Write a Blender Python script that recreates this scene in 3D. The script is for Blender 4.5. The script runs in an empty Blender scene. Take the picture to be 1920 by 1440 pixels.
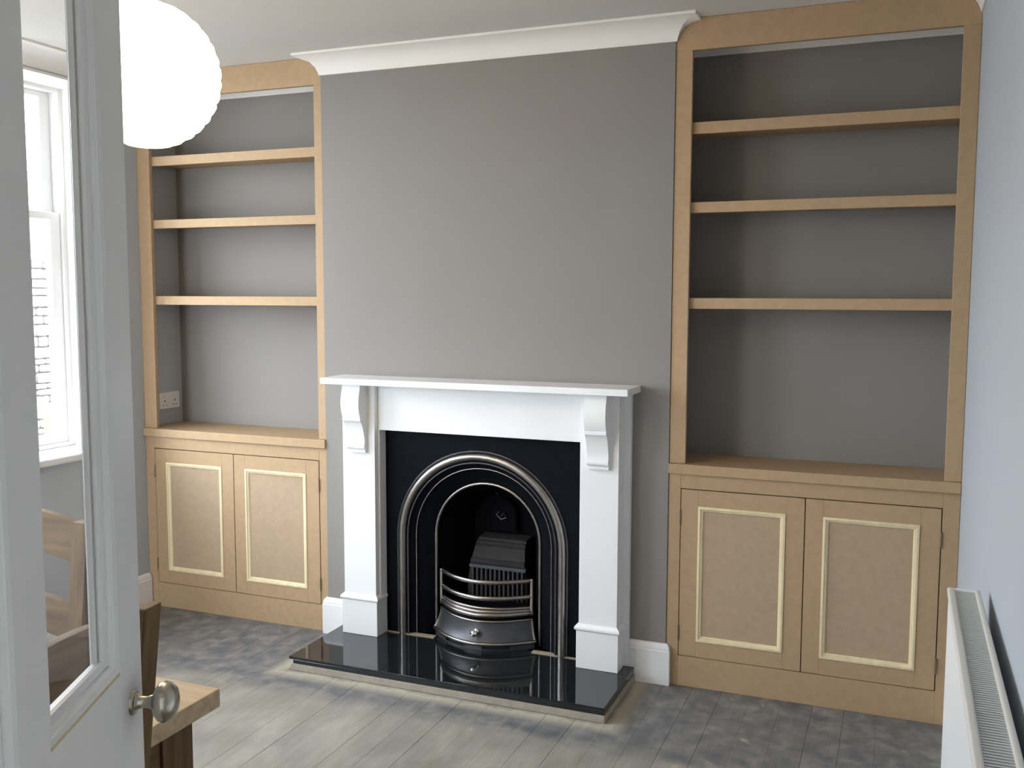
import bpy, bmesh, math, random
from mathutils import Vector, Matrix
random.seed(7)
SC = bpy.context.scene
COL = SC.collection

# ------------------------------------------------------------------ camera, world, exposure
cam = bpy.data.cameras.new('camera')
cam.sensor_width = 36.0
cam.lens = 1821.806 / 1920 * 36.0
cam.clip_start = 0.02
cam_ob = bpy.data.objects.new('camera', cam)
COL.objects.link(cam_ob)
_r = (0.9277009196440202, 0.373315886883622, 0.002500458344782182)
_u = (-0.03640244154627213, 0.08379117431984143, 0.9958182069813608)
_b = (0.37154524077305773, -0.9239124892036025, 0.09132275922514507)
_c = (2.43226, -3.76861, 1.56729)
cam_ob.matrix_world = Matrix([[_r[i], _u[i], _b[i], _c[i]] for i in range(3)] + [[0, 0, 0, 1]])
SC.camera = cam_ob

world = bpy.data.worlds.new('overcast_sky')
SC.world = world
world.use_nodes = True
bg = world.node_tree.nodes['Background']
bg.inputs[0].default_value = (0.84, 0.93, 1.03, 1)
bg.inputs[1].default_value = 10.5

portal = bpy.data.lights.new('window_portal', 'AREA')
portal.shape = 'RECTANGLE'; portal.size = 1.62; portal.size_y = 1.35
portal.cycles.is_portal = True
portal_ob = bpy.data.objects.new('window_portal', portal)
COL.objects.link(portal_ob)
portal_ob.location = (-1.31, -0.93, 1.69)
portal_ob.rotation_euler = (0, math.radians(-90), 0)      # -Z axis points to +X, into the room

portal2 = bpy.data.lights.new('window_portal', 'AREA')
portal2.shape = 'RECTANGLE'; portal2.size = 1.62; portal2.size_y = 1.22
portal2.cycles.is_portal = True
portal2_ob = bpy.data.objects.new('window_portal', portal2)
COL.objects.link(portal2_ob)
portal2_ob.location = (-1.31, -2.48, 1.69)
portal2_ob.rotation_euler = (0, math.radians(-90), 0)

portal3 = bpy.data.lights.new('window_portal', 'AREA')
portal3.shape = 'RECTANGLE'; portal3.size = 0.80; portal3.size_y = 2.06
portal3.cycles.is_portal = True
portal3_ob = bpy.data.objects.new('window_portal', portal3)
COL.objects.link(portal3_ob)
portal3_ob.location = (-0.58, -3.455, 1.05)
portal3_ob.rotation_euler = (math.radians(90), 0, 0)      # -Z axis points to +Y, into the room

SC.view_settings.view_transform = 'Standard'
SC.view_settings.look = 'None'
SC.view_settings.gamma = 1.0
SC.view_settings.use_curve_mapping = False
SC.view_settings.exposure = 0.66
SC.cycles.use_denoising = True
SC.cycles.max_bounces = 12
SC.cycles.diffuse_bounces = 8
SC.cycles.transparent_max_bounces = 12
SC.cycles.caustics_reflective = False
SC.cycles.caustics_refractive = False

LAMP = 8.0
# ------------------------------------------------------------------ room dimensions (metres)
XL, XR = -1.0563, 2.6457          # left and right wall
W = 1.5876                        # chimney breast 0..W, front at y = 0
D = 0.28                          # alcove back wall
YN = -3.34                        # near wall
CEIL = 2.615
COR = 2.531                       # bottom of cornice
CF = 0.005                        # front plane of the fitted furniture

# ------------------------------------------------------------------ material helpers
def new_mat(name):
    m = bpy.data.materials.new(name); m.use_nodes = True
    nt = m.node_tree
    return m, nt, nt.nodes['Principled BSDF']

def principled(name, col, rough=0.5, metal=0.0, vary=0.06, scale=8.0, bump=0.0, bump_scale=200.0, coat=0.0, spec=None, stretch=(1, 1, 1)):
    m, nt, b = new_mat(name)
    n = nt.nodes
    b.inputs['Roughness'].default_value = rough
    b.inputs['Metallic'].default_value = metal
    if coat: b.inputs['Coat Weight'].default_value = coat; b.inputs['Coat Roughness'].default_value = 0.05
    if spec is not None: b.inputs['Specular IOR Level'].default_value = spec
    tc = n.new('ShaderNodeTexCoord'); mp = n.new('ShaderNodeMapping'); mp.inputs['Scale'].default_value = stretch
    nt.links.new(tc.outputs['Object'], mp.inputs[0])
    nz = n.new('ShaderNodeTexNoise'); nz.inputs['Scale'].default_value = scale; nz.inputs['Detail'].default_value = 6
    nt.links.new(mp.outputs[0], nz.inputs['Vector'])
    cr = n.new('ShaderNodeValToRGB')
    cr.color_ramp.elements[0].position = 0.3; cr.color_ramp.elements[1].position = 0.7
    cr.color_ramp.elements[0].color = tuple(c * (1 - vary) for c in col) + (1,)
    cr.color_ramp.elements[1].color = tuple(min(1, c * (1 + vary)) for c in col) + (1,)
    nt.links.new(nz.outputs['Fac'], cr.inputs[0]); nt.links.new(cr.outputs[0], b.inputs['Base Color'])
    if bump:
        n2 = n.new('ShaderNodeTexNoise'); n2.inputs['Scale'].default_value = bump_scale; n2.inputs['Detail'].default_value = 3
        nt.links.new(mp.outputs[0], n2.inputs['Vector'])
        bp = n.new('ShaderNodeBump'); bp.inputs['Strength'].default_value = bump; bp.inputs['Distance'].default_value = 0.002
        nt.links.new(n2.outputs['Fac'], bp.inputs['Height']); nt.links.new(bp.outputs[0], b.inputs['Normal'])
    return m

def wood(name, dark, light, axis, rough=0.45, scale=1.0, spec=0.14):
    m, nt, b = new_mat(name)
    b.inputs['Specular IOR Level'].default_value = spec
    n = nt.nodes
    b.inputs['Roughness'].default_value = rough
    tc = n.new('ShaderNodeTexCoord'); oi = n.new('ShaderNodeObjectInfo')
    add = n.new('ShaderNodeVectorMath'); add.operation = 'ADD'
    mul = n.new('ShaderNodeVectorMath'); mul.operation = 'SCALE'; mul.inputs[3].default_value = 10.5
    cmb = n.new('ShaderNodeCombineXYZ')
    for i in range(3): nt.links.new(oi.outputs['Random'], cmb.inputs[i])
    nt.links.new(cmb.outputs[0], mul.inputs[0])
    nt.links.new(tc.outputs['Object'], add.inputs[0]); nt.links.new(mul.outputs[0], add.inputs[1])
    mp = n.new('ShaderNodeMapping')
    s = [38 * scale] * 3; s['xyz'.index(axis)] = 2.2 * scale
    mp.inputs['Scale'].default_value = s
    nt.links.new(add.outputs[0], mp.inputs[0])
    nz = n.new('ShaderNodeTexNoise'); nz.inputs['Scale'].default_value = 1.0; nz.inputs['Detail'].default_value = 8; nz.inputs['Distortion'].default_value = 0.6
    nt.links.new(mp.outputs[0], nz.inputs['Vector'])
    cr = n.new('ShaderNodeValToRGB')
    cr.color_ramp.elements[0].position = 0.32; cr.color_ramp.elements[1].position = 0.68
    cr.color_ramp.elements[0].color = dark + (1,); cr.color_ramp.elements[1].color = light + (1,)
    nt.links.new(nz.outputs['Fac'], cr.inputs[0]); nt.links.new(cr.outputs[0], b.inputs['Base Color'])
    bp = n.new('ShaderNodeBump'); bp.inputs['Strength'].default_value = 0.15; bp.inputs['Distance'].default_value = 0.002
    nt.links.new(nz.outputs['Fac'], bp.inputs['Height']); nt.links.new(bp.outputs[0], b.inputs['Normal'])
    return m

def glass_mat(name, tint=(1, 1, 1)):
    m = bpy.data.materials.new(name); m.use_nodes = True
    nt = m.node_tree; nt.nodes.clear()
    out = nt.nodes.new('ShaderNodeOutputMaterial'); mix = nt.nodes.new('ShaderNodeMixShader')
    tr = nt.nodes.new('ShaderNodeBsdfTransparent'); gl = nt.nodes.new('ShaderNodeBsdfGlossy'); fr = nt.nodes.new('ShaderNodeLayerWeight'); fr.inputs[0].default_value = 0.5
    tr.inputs[0].default_value = tint + (1,); gl.inputs['Roughness'].default_value = 0.02
    fac = nt.nodes.new('ShaderNodeMapRange'); fac.inputs[3].default_value = 0.02; fac.inputs[4].default_value = 0.35
    pw = nt.nodes.new('ShaderNodeMath'); pw.operation = 'POWER'; pw.inputs[1].default_value = 5.0
    nt.links.new(fr.outputs['Facing'], pw.inputs[0]); nt.links.new(pw.outputs[0], fac.inputs[0])
    nt.links.new(fac.outputs[0], mix.inputs[0]); nt.links.new(tr.outputs[0], mix.inputs[1]); nt.links.new(gl.outputs[0], mix.inputs[2])
    nt.links.new(mix.outputs[0], out.inputs[0])
    return m

def floor_mat():
    m, nt, b = new_mat('old_floorboards')
    n = nt.nodes; L = nt.links.new
    geo = n.new('ShaderNodeNewGeometry'); oi = n.new('ShaderNodeObjectInfo')
    sep = n.new('ShaderNodeSeparateXYZ'); L(geo.outputs['Position'], sep.inputs[0])
    def math_(op, a, bb=None, clamp=False):
        q = n.new('ShaderNodeMath'); q.operation = op; q.use_clamp = clamp
        for i, v in enumerate((a, bb)):
            if v is None: continue
            if isinstance(v, (int, float)): q.inputs[i].default_value = v
            else: L(v, q.inputs[i])
        return q.outputs[0]
    def noise(scale, detail, vec, dist=0.0):
        z = n.new('ShaderNodeTexNoise'); z.inputs['Scale'].default_value = scale; z.inputs['Detail'].default_value = detail
        z.inputs['Distortion'].default_value = dist; L(vec, z.inputs['Vector']); return z.outputs['Fac']
    def mapped(sx, sy, sz):
        mp = n.new('ShaderNodeMapping'); mp.inputs['Scale'].default_value = (sx, sy, sz); L(geo.outputs['Position'], mp.inputs[0]); return mp.outputs[0]
    pos = geo.outputs['Position']
    blotch = noise(3.2, 8, pos, 0.4); fine = noise(14, 8, pos, 0.3); grain = noise(1.0, 6, mapped(60, 5, 1), 0.4); streak = noise(1.0, 5, mapped(4.5, 2.6, 1), 0.8)
    def ramp(fac, stops):
        c = n.new('ShaderNodeValToRGB'); e = c.color_ramp.elements
        e[0].position, e[0].color = stops[0][0], stops[0][1] + (1,)
        e[1].position, e[1].color = stops[-1][0], stops[-1][1] + (1,)
        for p_, c_ in stops[1:-1]:
            k = e.new(p_); k.color = c_ + (1,)
        L(fac, c.inputs[0]); return c.outputs[0]
    def mix(fac, a, bb, blend='MIX'):
        q = n.new('ShaderNodeMix'); q.data_type = 'RGBA'; q.blend_type = blend
        if isinstance(fac, (int, float)): q.inputs[0].default_value = fac
        else: L(fac, q.inputs[0])
        for s, v in ((6, a), (7, bb)):
            if isinstance(v, tuple): q.inputs[s].default_value = v + (1,)
            else: L(v, q.inputs[s])
        return q.outputs[2]
    bare = ramp(streak, [(0.3, (0.22, 0.20, 0.17)), (0.5, (0.285, 0.262, 0.225)), (0.72, (0.35, 0.33, 0.288))])
    stain = ramp(fine, [(0.30, (0.092, 0.094, 0.102)), (0.5, (0.155, 0.153, 0.155)), (0.72, (0.26, 0.243, 0.225))])
    # worn dark border of an old carpet surround: about 0.65 m wide along the walls
    d_front = math_('ADD', sep.outputs['Y'], 0.65)
    d_right = math_('ADD', sep.outputs['X'], -(XR - 0.55))
    d_left = math_('SUBTRACT', XL + 0.5, sep.outputs['X'])
    dd = math_('MAXIMUM', d_front, math_('MAXIMUM', d_right, d_left))
    wob = math_('MULTIPLY', math_('SUBTRACT', blotch, 0.5), 0.22)
    edge = math_('MULTIPLY', math_('ADD', math_('ADD', dd, wob), 0.03), 12.0, True)
    wear = math_('SUBTRACT', 1.0, math_('MULTIPLY', math_('SUBTRACT', noise(5.5, 8, pos, 0.8), 0.50), 4.0, True))
    edge2 = math_('MULTIPLY', edge, math_('ADD', math_('MULTIPLY', wear, 0.35), 0.65))
    col = mix(edge2, bare, stain)
    # grey foot-worn smudges in the middle
    smud = math_('MULTIPLY', math_('SUBTRACT', noise(2.6, 9, mapped(1.2, 0.9, 1), 0.9), 0.46), 3.5, True)
    col = mix(math_('MULTIPLY', smud, 0.55), col, (0.165, 0.158, 0.152))
    # plaster dust round the hearth
    hx = math_('SUBTRACT', math_('ABSOLUTE', math_('SUBTRACT', sep.outputs['X'], 0.778)), 0.686)
    hy = math_('SUBTRACT', math_('MULTIPLY', sep.outputs['Y'], -1.0), 0.449)
    hd = math_('ADD', math_('MAXIMUM', hx, hy), math_('MULTIPLY', math_('SUBTRACT', fine, 0.5), 0.06))
    dust = math_('SUBTRACT', 1.0, math_('MULTIPLY', math_('ABSOLUTE', math_('SUBTRACT', hd, 0.03)), 17.0, True), True)
    col = mix(math_('MULTIPLY', dust, 0.75), col, (0.52, 0.46, 0.35))
    # splashes of filler and bare orange wood
    spk = math_('MULTIPLY', math_('SUBTRACT', noise(11, 2, pos, 0.2), 0.70), 14.0, True)
    col = mix(math_('MULTIPLY', spk, 0.6), col, (0.50, 0.36, 0.24))
    gr = ramp(grain, [(0.3, (0.92, 0.92, 0.92)), (0.7, (1.05, 1.08, 1.08))])
    col = mix(1.0, col, gr, 'MULTIPLY')
    rnd = ramp(oi.outputs['Random'], [(0, (0.965, 0.965, 0.965)), (1, (1.035, 1.03, 1.025))])
    col = mix(1.0, col, rnd, 'MULTIPLY')
    L(col, b.inputs['Base Color'])
    b.inputs['Roughness'].default_value = 0.62
    bp = n.new('ShaderNodeBump'); bp.inputs['Strength'].default_value = 0.25; bp.inputs['Distance'].default_value = 0.003
    L(grain, bp.inputs['Height']); L(bp.outputs[0], b.inputs['Normal'])
    return m

M = dict(
    breast=principled('grey_wall_paint', (0.238, 0.220, 0.202), 0.75, vary=0.02, scale=3, bump=0.08, bump_scale=160),
    side=principled('daylit_wall_paint', (0.42, 0.45, 0.485), 0.7, vary=0.02, scale=3, bump=0.08, bump_scale=160),  # paler and bluer than the breast, window light put into the colour
    ceil=principled('ceiling_paint', (0.68, 0.66, 0.63), 0.85, vary=0.02, scale=3),
    white=principled('white_gloss_paint', (0.80, 0.795, 0.79), 0.42, vary=0.015, scale=6, spec=0.35),
    cornice=principled('white_matt_paint', (0.82, 0.80, 0.76), 0.7, vary=0.015, scale=6),
    door=principled('worn_white_door_paint', (0.82, 0.82, 0.81), 0.35, vary=0.03, scale=5),
    caulk=principled('yellowed_paint_edge', (0.60, 0.50, 0.32), 0.5, vary=0.1, scale=30),
    mdf=principled('raw_mdf', (0.437, 0.299, 0.174), 0.62, vary=0.05, scale=35, bump=0.05, bump_scale=900, spec=0.3),
    panel=principled('raw_mdf_panel', (0.425, 0.310, 0.205), 0.66, vary=0.05, scale=45, bump=0.05, bump_scale=900, spec=0.3),
    pine=principled('pine_moulding', (0.76, 0.64, 0.40), 0.5, vary=0.08, scale=30, stretch=(1, 1, 0.2)),
    cast=principled('black_cast_iron', (0.005, 0.0055, 0.008), 0.52, vary=0.2, scale=40, bump=0.1, bump_scale=350, spec=0.05),
    firebox=principled('sooted_cast_iron', (0.003, 0.003, 0.004), 0.75, vary=0.2, scale=30, bump=0.15, bump_scale=250, spec=0.04),
    clay=principled('grey_fireback', (0.030, 0.029, 0.029), 0.75, vary=0.15, scale=25, bump=0.2, bump_scale=200, spec=0.15),
    steel=principled('polished_cast_steel', (0.30, 0.272, 0.25), 0.32, metal=1.0, vary=0.12, scale=18),
    darksteel=principled('graphite_cast_iron', (0.075, 0.075, 0.08), 0.42, metal=0.6, vary=0.15, scale=20),
    chrome=principled('bright_nickel', (0.75, 0.73, 0.70), 0.12, metal=1.0, vary=0.04),
    nickel=principled('tarnished_nickel', (0.46, 0.43, 0.37), 0.26, metal=1.0, vary=0.12, scale=30),
    granite=principled('polished_black_granite', (0.012, 0.014, 0.015), 0.05, vary=0.35, scale=120, spec=0.75),
    mortar=principled('dusty_mortar', (0.34, 0.28, 0.20), 0.9, vary=0.15, scale=60, bump=0.3),
    concrete=principled('pale_concrete_bed', (0.33, 0.30, 0.24), 0.9, vary=0.1, scale=30, bump=0.2),
    radiator=principled('white_radiator_enamel', (0.86, 0.88, 0.89), 0.3, vary=0.01),
    plastic=principled('white_plastic', (0.80, 0.79, 0.77), 0.35, vary=0.01),
    dark=principled('dark_hole', (0.02, 0.02, 0.02), 0.8, vary=0.1),
    subfloor=principled('dark_subfloor', (0.08, 0.072, 0.065), 0.9, vary=0.1),  # plain dark base slab that shows between the boards
    hinge=principled('dull_steel_hinge', (0.17, 0.125, 0.075), 0.5, metal=0.2, vary=0.1),
    stone=principled('garden_stone', (0.42, 0.40, 0.37), 0.9, vary=0.35, scale=4, bump=0.3, bump_scale=20),
    joint=principled('earth_joint', (0.10, 0.09, 0.08), 0.95, vary=0.2),
    grass=principled('garden_gravel', (0.30, 0.29, 0.27), 0.9, vary=0.3, scale=6),
    leaf=principled('green_leaves', (0.16, 0.30, 0.08), 0.6, vary=0.3, scale=12),
    render=principled('pale_house_render', (0.62, 0.62, 0.60), 0.9, vary=0.05),
    slate=principled('roof_slate', (0.20, 0.21, 0.23), 0.7, vary=0.15, scale=10),
    railing=principled('cream_radiator_rail', (0.66, 0.64, 0.59), 0.4, vary=0.02),
    slat=principled('grey_radiator_grille', (0.56, 0.57, 0.56), 0.5, vary=0.02),
    glass=glass_mat('window_glass'),
    floor=floor_mat(),
)
for ax in 'xyz':
    M['oak_' + ax] = wood('oak_grain_' + ax, (0.105, 0.064, 0.030), (0.20, 0.130, 0.068), ax, 0.6)
    M['fence_' + ax] = wood('weathered_fence_' + ax, (0.34, 0.25, 0.12), (0.50, 0.39, 0.20), ax, 0.8)
M['oak_lit'] = wood('oak_table_top', (0.40, 0.29, 0.17), (0.55, 0.42, 0.26), 'x', 0.36, spec=0.4)  # paler copy of the oak, window sheen on the top put into the colour
def paper():
    m, nt, b = new_mat('glowing_paper')
    b.inputs['Base Color'].default_value = (0.9, 0.84, 0.7, 1); b.inputs['Roughness'].default_value = 0.9
    b.inputs['Emission Color'].default_value = (1.0, 0.73, 0.42, 1); b.inputs['Emission Strength'].default_value = LAMP
    return m
M['paper'] = paper()

# ------------------------------------------------------------------ geometry helpers
class MB:
    """collects shapes in one bmesh"""
    def __init__(self): self.bm = bmesh.new()
    def merge(self, tmp, f=None):
        me = bpy.data.meshes.new('tmp'); tmp.to_mesh(me); tmp.free()
        if f:
            for v in me.vertices: v.co = f(v.co)
        self.bm.from_mesh(me); bpy.data.meshes.remove(me); return self
    def box(self, x0, x1, y0, y1, z0, z1, bev=0.0, seg=2, f=None):
        t = bmesh.new(); bmesh.ops.create_cube(t, size=1)
        for v in t.verts: v.co = Vector(((x0 + x1) / 2 + v.co.x * (x1 - x0), (y0 + y1) / 2 + v.co.y * (y1 - y0), (z0 + z1) / 2 + v.co.z * (z1 - z0)))
        if bev: bmesh.ops.bevel(t, geom=t.edges[:], offset=bev, segments=seg, profile=0.5, affect='EDGES')
        return self.merge(t, f)
    def prism(self, pts, a0, a1, axis, bev=0.0, f=None):
        """polygon pts in the plane normal to axis; (y,z) for x, (x,z) for y, (x,y) for z"""
        def P(p, a): return Vector({'x': (a, p[0], p[1]), 'y': (p[0], a, p[1]), 'z': (p[0], p[1], a)}[axis])
        t = bmesh.new()
        A = [t.verts.new(P(p, a0)) for p in pts]; B = [t.verts.new(P(p, a1)) for p in pts]
        t.faces.new(A); t.faces.new(B[::-1])
        for i in range(len(pts)):
            j = (i + 1) % len(pts); t.faces.new((A[j], A[i], B[i], B[j]))
        bmesh.ops.recalc_face_normals(t, faces=t.faces[:])
        if bev: bmesh.ops.bevel(t, geom=[e for e in t.edges if e.calc_face_angle(0) > 0.6], offset=bev, segments=2, profile=0.5, affect='EDGES')
        return self.merge(t, f)
    def tube(self, path, r, n=12, closed=False, cap=True, f=None, r2=None):
        """r2: second radius across, for oval bars (r up z)"""
        t = bmesh.new(); path = [Vector(p) for p in path]; N = len(path); rings = []
        prev = None
        for i, p in enumerate(path):
            a = path[i - 1] if (i or closed) else p; b = path[(i + 1) % N] if (i < N - 1 or closed) else p
            d = (b - a).normalized()
            if prev is None:
                up = Vector((0, 0, 1)) if abs(d.z) < 0.9 else Vector((0, -1, 0))
                s = d.cross(up).normalized()
            else:
                s = (prev - d * prev.dot(d)).normalized()
            prev = s; w = s.cross(d)
            rr = r[i] if isinstance(r, (list, tuple)) else r
            r2_ = r2 if r2 else rr
            rings.append([t.verts.new(p + s * (math.cos(k * 2 * math.pi / n) * r2_) + w * (math.sin(k * 2 * math.pi / n) * rr)) for k in range(n)])
        for i in range(N if closed else N - 1):
            A, B = rings[i], rings[(i + 1) % N]
            for k in range(n): t.faces.new((A[k], A[(k + 1) % n], B[(k + 1) % n], B[k]))
        if cap and not closed: t.faces.new(rings[0]); t.faces.new(rings[-1][::-1])
        bmesh.ops.recalc_face_normals(t, faces=t.faces[:])
        for q in t.faces: q.smooth = True
        return self.merge(t, f)
    def lathe(self, prof, n=32, f=None):
        """prof: (radius, z) list, spun about z"""
        t = bmesh.new(); rings = []
        for r, z in prof:
            if r < 1e-6: rings.append([t.verts.new((0, 0, z))])
            else: rings.append([t.verts.new((r * math.cos(2 * math.pi * k / n), r * math.sin(2 * math.pi * k / n), z)) for k in range(n)])
        for A, B in zip(rings, rings[1:]):
            for k in range(n):
                a = A[k % len(A)], A[(k + 1) % len(A)]; b = B[k % len(B)], B[(k + 1) % len(B)]
                vs = [a[0], a[1], b[1], b[0]]
                if len(A) == 1: vs = [a[0], b[1], b[0]]
                if len(B) == 1: vs = [a[0], a[1], b[0]]
                if len(set(vs)) >= 3: t.faces.new(vs)
        bmesh.ops.recalc_face_normals(t, faces=t.faces[:])
        for q in t.faces: q.smooth = True
        return self.merge(t, f)
    def sweep(self, prof, path, closed, f):
        """prof (out, h) along 2D path, 'out' to the left of travel, mitred; f maps (x2, y2, h) to a 3D point"""
        t = bmesh.new(); N = len(path); rings = []
        P = [Vector(p) for p in path]
        for i in range(N):
            d0 = (P[i] - P[i - 1]).normalized() if (i or closed) else None
            d1 = (P[(i + 1) % N] - P[i]).normalized() if (i < N - 1 or closed) else None
            if d0 is None: d0 = d1
            if d1 is None: d1 = d0
            n0 = Vector((-d0.y, d0.x)); n1 = Vector((-d1.y, d1.x))
            m = (n0 + n1); m = m / max(1e-6, m.dot(n0))
            rings.append([t.verts.new(f(P[i].x + m.x * o, P[i].y + m.y * o, h)) for o, h in prof])
        K = len(prof)
        for i in range(N if closed else N - 1):
            A, B = rings[i], rings[(i + 1) % N]
            for k in range(K): t.faces.new((A[k], A[(k + 1) % K], B[(k + 1) % K], B[k]))
        if not closed: t.faces.new(rings[0]); t.faces.new(rings[-1][::-1])
        bmesh.ops.recalc_face_normals(t, faces=t.faces[:])
        return self.merge(t)
    def grid(self, rows, f=None, smooth=True, close=False):
        """skin over rows of points"""
        t = bmesh.new(); R = [[t.verts.new(p) for p in r] for r in rows]
        for A, B in zip(R, R[1:]):
            for k in range(len(A) - 1): t.faces.new((A[k], A[k + 1], B[k + 1], B[k]))
        bmesh.ops.recalc_face_normals(t, faces=t.faces[:])
        for q in t.faces: q.smooth = smooth
        return self.merge(t, f)
    def build(self, name, mat, parent=None, loc=None, local=False):
        me = bpy.data.meshes.new(name); self.bm.to_mesh(me); self.bm.free()
        me.set_sharp_from_angle(angle=math.radians(38))
        for q in me.polygons: q.use_smooth = True
        me.materials.append(M[mat] if isinstance(mat, str) else mat)
        o = bpy.data.objects.new(name, me); COL.objects.link(o)
        if name not in ('plank', 'grille_slat', 'foliage', 'stones'):
            wm = o.modifiers.new('weighted_normals', 'WEIGHTED_NORMAL'); wm.keep_sharp = True; wm.weight = 100
        if parent is not None:
            o.parent = parent
            if parent.type == 'EMPTY' and not local: o.location = -parent.location     # mesh was given in world coordinates
        return o

def tag(o, label=None, cat=None, group=None, kind=None):
    if label: o['label'] = label
    if cat: o['category'] = cat
    if group: o['group'] = group
    if kind: o['kind'] = kind
    return o
def thing(name, loc, label, cat, group=None, kind=None, rz=0.0):
    o = bpy.data.objects.new(name, None); COL.objects.link(o); o.empty_display_size = 0.1
    o.location = loc; o.rotation_euler = (0, 0, rz)
    return tag(o, label, cat, group, kind)
def copy_tree(o, parent=None):
    c = o.copy(); COL.objects.link(c)
    if parent: c.parent = parent
    for ch in list(o.children): copy_tree(ch, c)
    return c

# ------------------------------------------------------------------ room shell
fl = MB().box(XL - 0.35, XR + 0.7, -4.75, D + 0.2, -0.12, -0.022).build('floor', 'subfloor')
tag(fl, 'worn timber floorboards with a dark stained border around a pale bare middle', 'floor', kind='structure')
PITCH = 0.115
x = 2.392
while x > XL: x -= PITCH
cells = []
while x < XR:
    x0, x1 = max(x, XL + 0.001), min(x + PITCH, XR - 0.001)
    if x1 - x0 > 0.02: cells.append((x0, x1))
    x += PITCH
cache = {}
for i, (x0, x1) in enumerate(cells):
    cut = [-3.45, D * 0 + 0.03]
    if i % 4 == 1: cut = [-3.45, -1.35 - 0.37 * (i % 3), 0.03]
    if i % 7 == 3: cut = [-3.45, -2.2, 0.03]
    for a, b in zip(cut, cut[1:]):
        gp_ = 0.0008 if i % 4 == 0 else 0.0001
        key = (round(x1 - x0, 4), round(b - a, 4), gp_)
        if key not in cache:
            m_ = MB().box(gp_, x1 - x0 - gp_, 0.0005, b - a - 0.0005, -0.022, 0.0, 0.0004, 1)
            cache[key] = m_.build('plank', 'floor', fl)
            o = cache[key]
        else:
            o = cache[key].copy(); COL.objects.link(o)
        o.location = (x0, a, random.uniform(-0.0005, 0.0))

tag(MB().box(1.1, 3.1, -4.65, -3.451, -0.022, 0.0).build('floor', 'concrete'), 'pale hallway floor beyond the doorway', 'floor', kind='structure')
tag(MB().box(XL - 0.35, XR + 0.7, -4.75, D + 0.2, CEIL, CEIL + 0.12).build('ceiling', 'ceil'), 'plain off-white ceiling over the whole room', 'ceiling', kind='structure')
# back wall of both alcoves
tag(MB().box(XL - 0.3, XR + 0.3, D, D + 0.12, -0.02, CEIL).build('wall_back', 'breast'), 'grey painted back wall seen inside both shelf alcoves', 'wall', kind='structure')
# chimney breast with the opening for the fire
wb = MB()
wb.box(0.0, 0.42, 0.0, D, -0.02, CEIL).box(1.145, W, 0.0, D, -0.02, CEIL).box(0.42, 1.145, 0.0, D, 0.86, CEIL)
tag(wb.build('wall_center', 'breast'), 'grey painted chimney breast rising above the white fireplace', 'wall', kind='structure')
# left wall with the window opening
WY0, WY1, WZ0, WZ1 = -1.62, -0.25, 0.845, 2.525
UY0, UY1 = -3.10, -1.86          # assumed second window further along, out of view, added for daylight
wl = MB()
wl.box(XL - 0.3, XL, WY1, D, -0.02, CEIL).box(XL - 0.3, XL, UY1, WY0, -0.02, CEIL).box(XL - 0.3, XL, -3.46, UY0, -0.02, CEIL)
wl.box(XL - 0.3, XL, UY0, UY1, -0.02, WZ0).box(XL - 0.3, XL, UY0, UY1, WZ1, CEIL)
wl.box(XL - 0.3, XL, WY0, WY1, -0.02, WZ0).box(XL - 0.3, XL, WY0, WY1, WZ1, CEIL)
tag(wl.build('wall_left', 'side'), 'grey wall, coloured paler as by daylight, with the tall window, seen through the door glass', 'wall', kind='structure')
tag(MB().box(XR, XR + 0.15, -3.46, D, -0.02, CEIL).build('wall_right', 'side'), 'grey wall on the right, coloured paler and bluer as by window light, behind the radiator', 'wall', kind='structure')
wn = MB()
DX0, DX1, DZ = 1.66, 2.52, 2.21
VX0, VX1, VZ1 = -0.98, -0.18, 2.08
wn.box(XL - 0.3, VX0, YN - 0.12, YN, -0.02, CEIL).box(VX1, DX0, YN - 0.12, YN, -0.02, CEIL).box(VX0, VX1, YN - 0.12, YN, VZ1, CEIL).box(DX1, XR + 0.15, YN - 0.12, YN, -0.02, CEIL).box(DX0, DX1, YN - 0.12, YN, DZ, CEIL)
tag(wn.build('wall_front', 'side'), 'pale wall with the doorway the view is taken through', 'wall', kind='structure')
wh = MB()
wh.box(1.0, 1.1, -4.75, YN - 0.12, -0.02, CEIL).box(3.1, 3.2, -4.75, YN - 0.12, -0.02, CEIL).box(1.0, 3.2, -4.75, -4.65, -0.02, CEIL)
tag(wh.build('wall_hall', 'cornice'), 'pale hallway walls beyond the doorway', 'wall', kind='structure')
tl = MB()
tl.box(DX0 - 0.0, DX0 + 0.02, YN - 0.12, YN, 0, DZ).box(DX1 - 0.02, DX1, YN - 0.12, YN, 0, DZ).box(DX0, DX1, YN - 0.12, YN, DZ - 0.02, DZ)
tag(tl.build('trim_2', 'white'), 'white lining of the doorway', 'trim', kind='structure')

# cornice: cove swept round room and alcoves
CPROF = [(0.0, COR), (0.006, COR), (0.008, COR + 0.010), (0.017, COR + 0.033), (0.034, COR + 0.053), (0.058, COR + 0.067), (0.082, COR + 0.0725), (0.092, COR + 0.074), (0.092, CEIL)]
prof = [(0.0, CEIL)] + CPROF
cp = [(XL, YN), (XR, YN), (XR, D), (W, D), (W, 0), (0, 0), (0, D), (XL, D)]
tag(MB().sweep(prof, cp, True, lambda a, b, h: Vector((a, b, h))).build('trim_1', 'cornice'), 'white coved cornice running round the ceiling and chimney breast', 'cornice', kind='structure')

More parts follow.
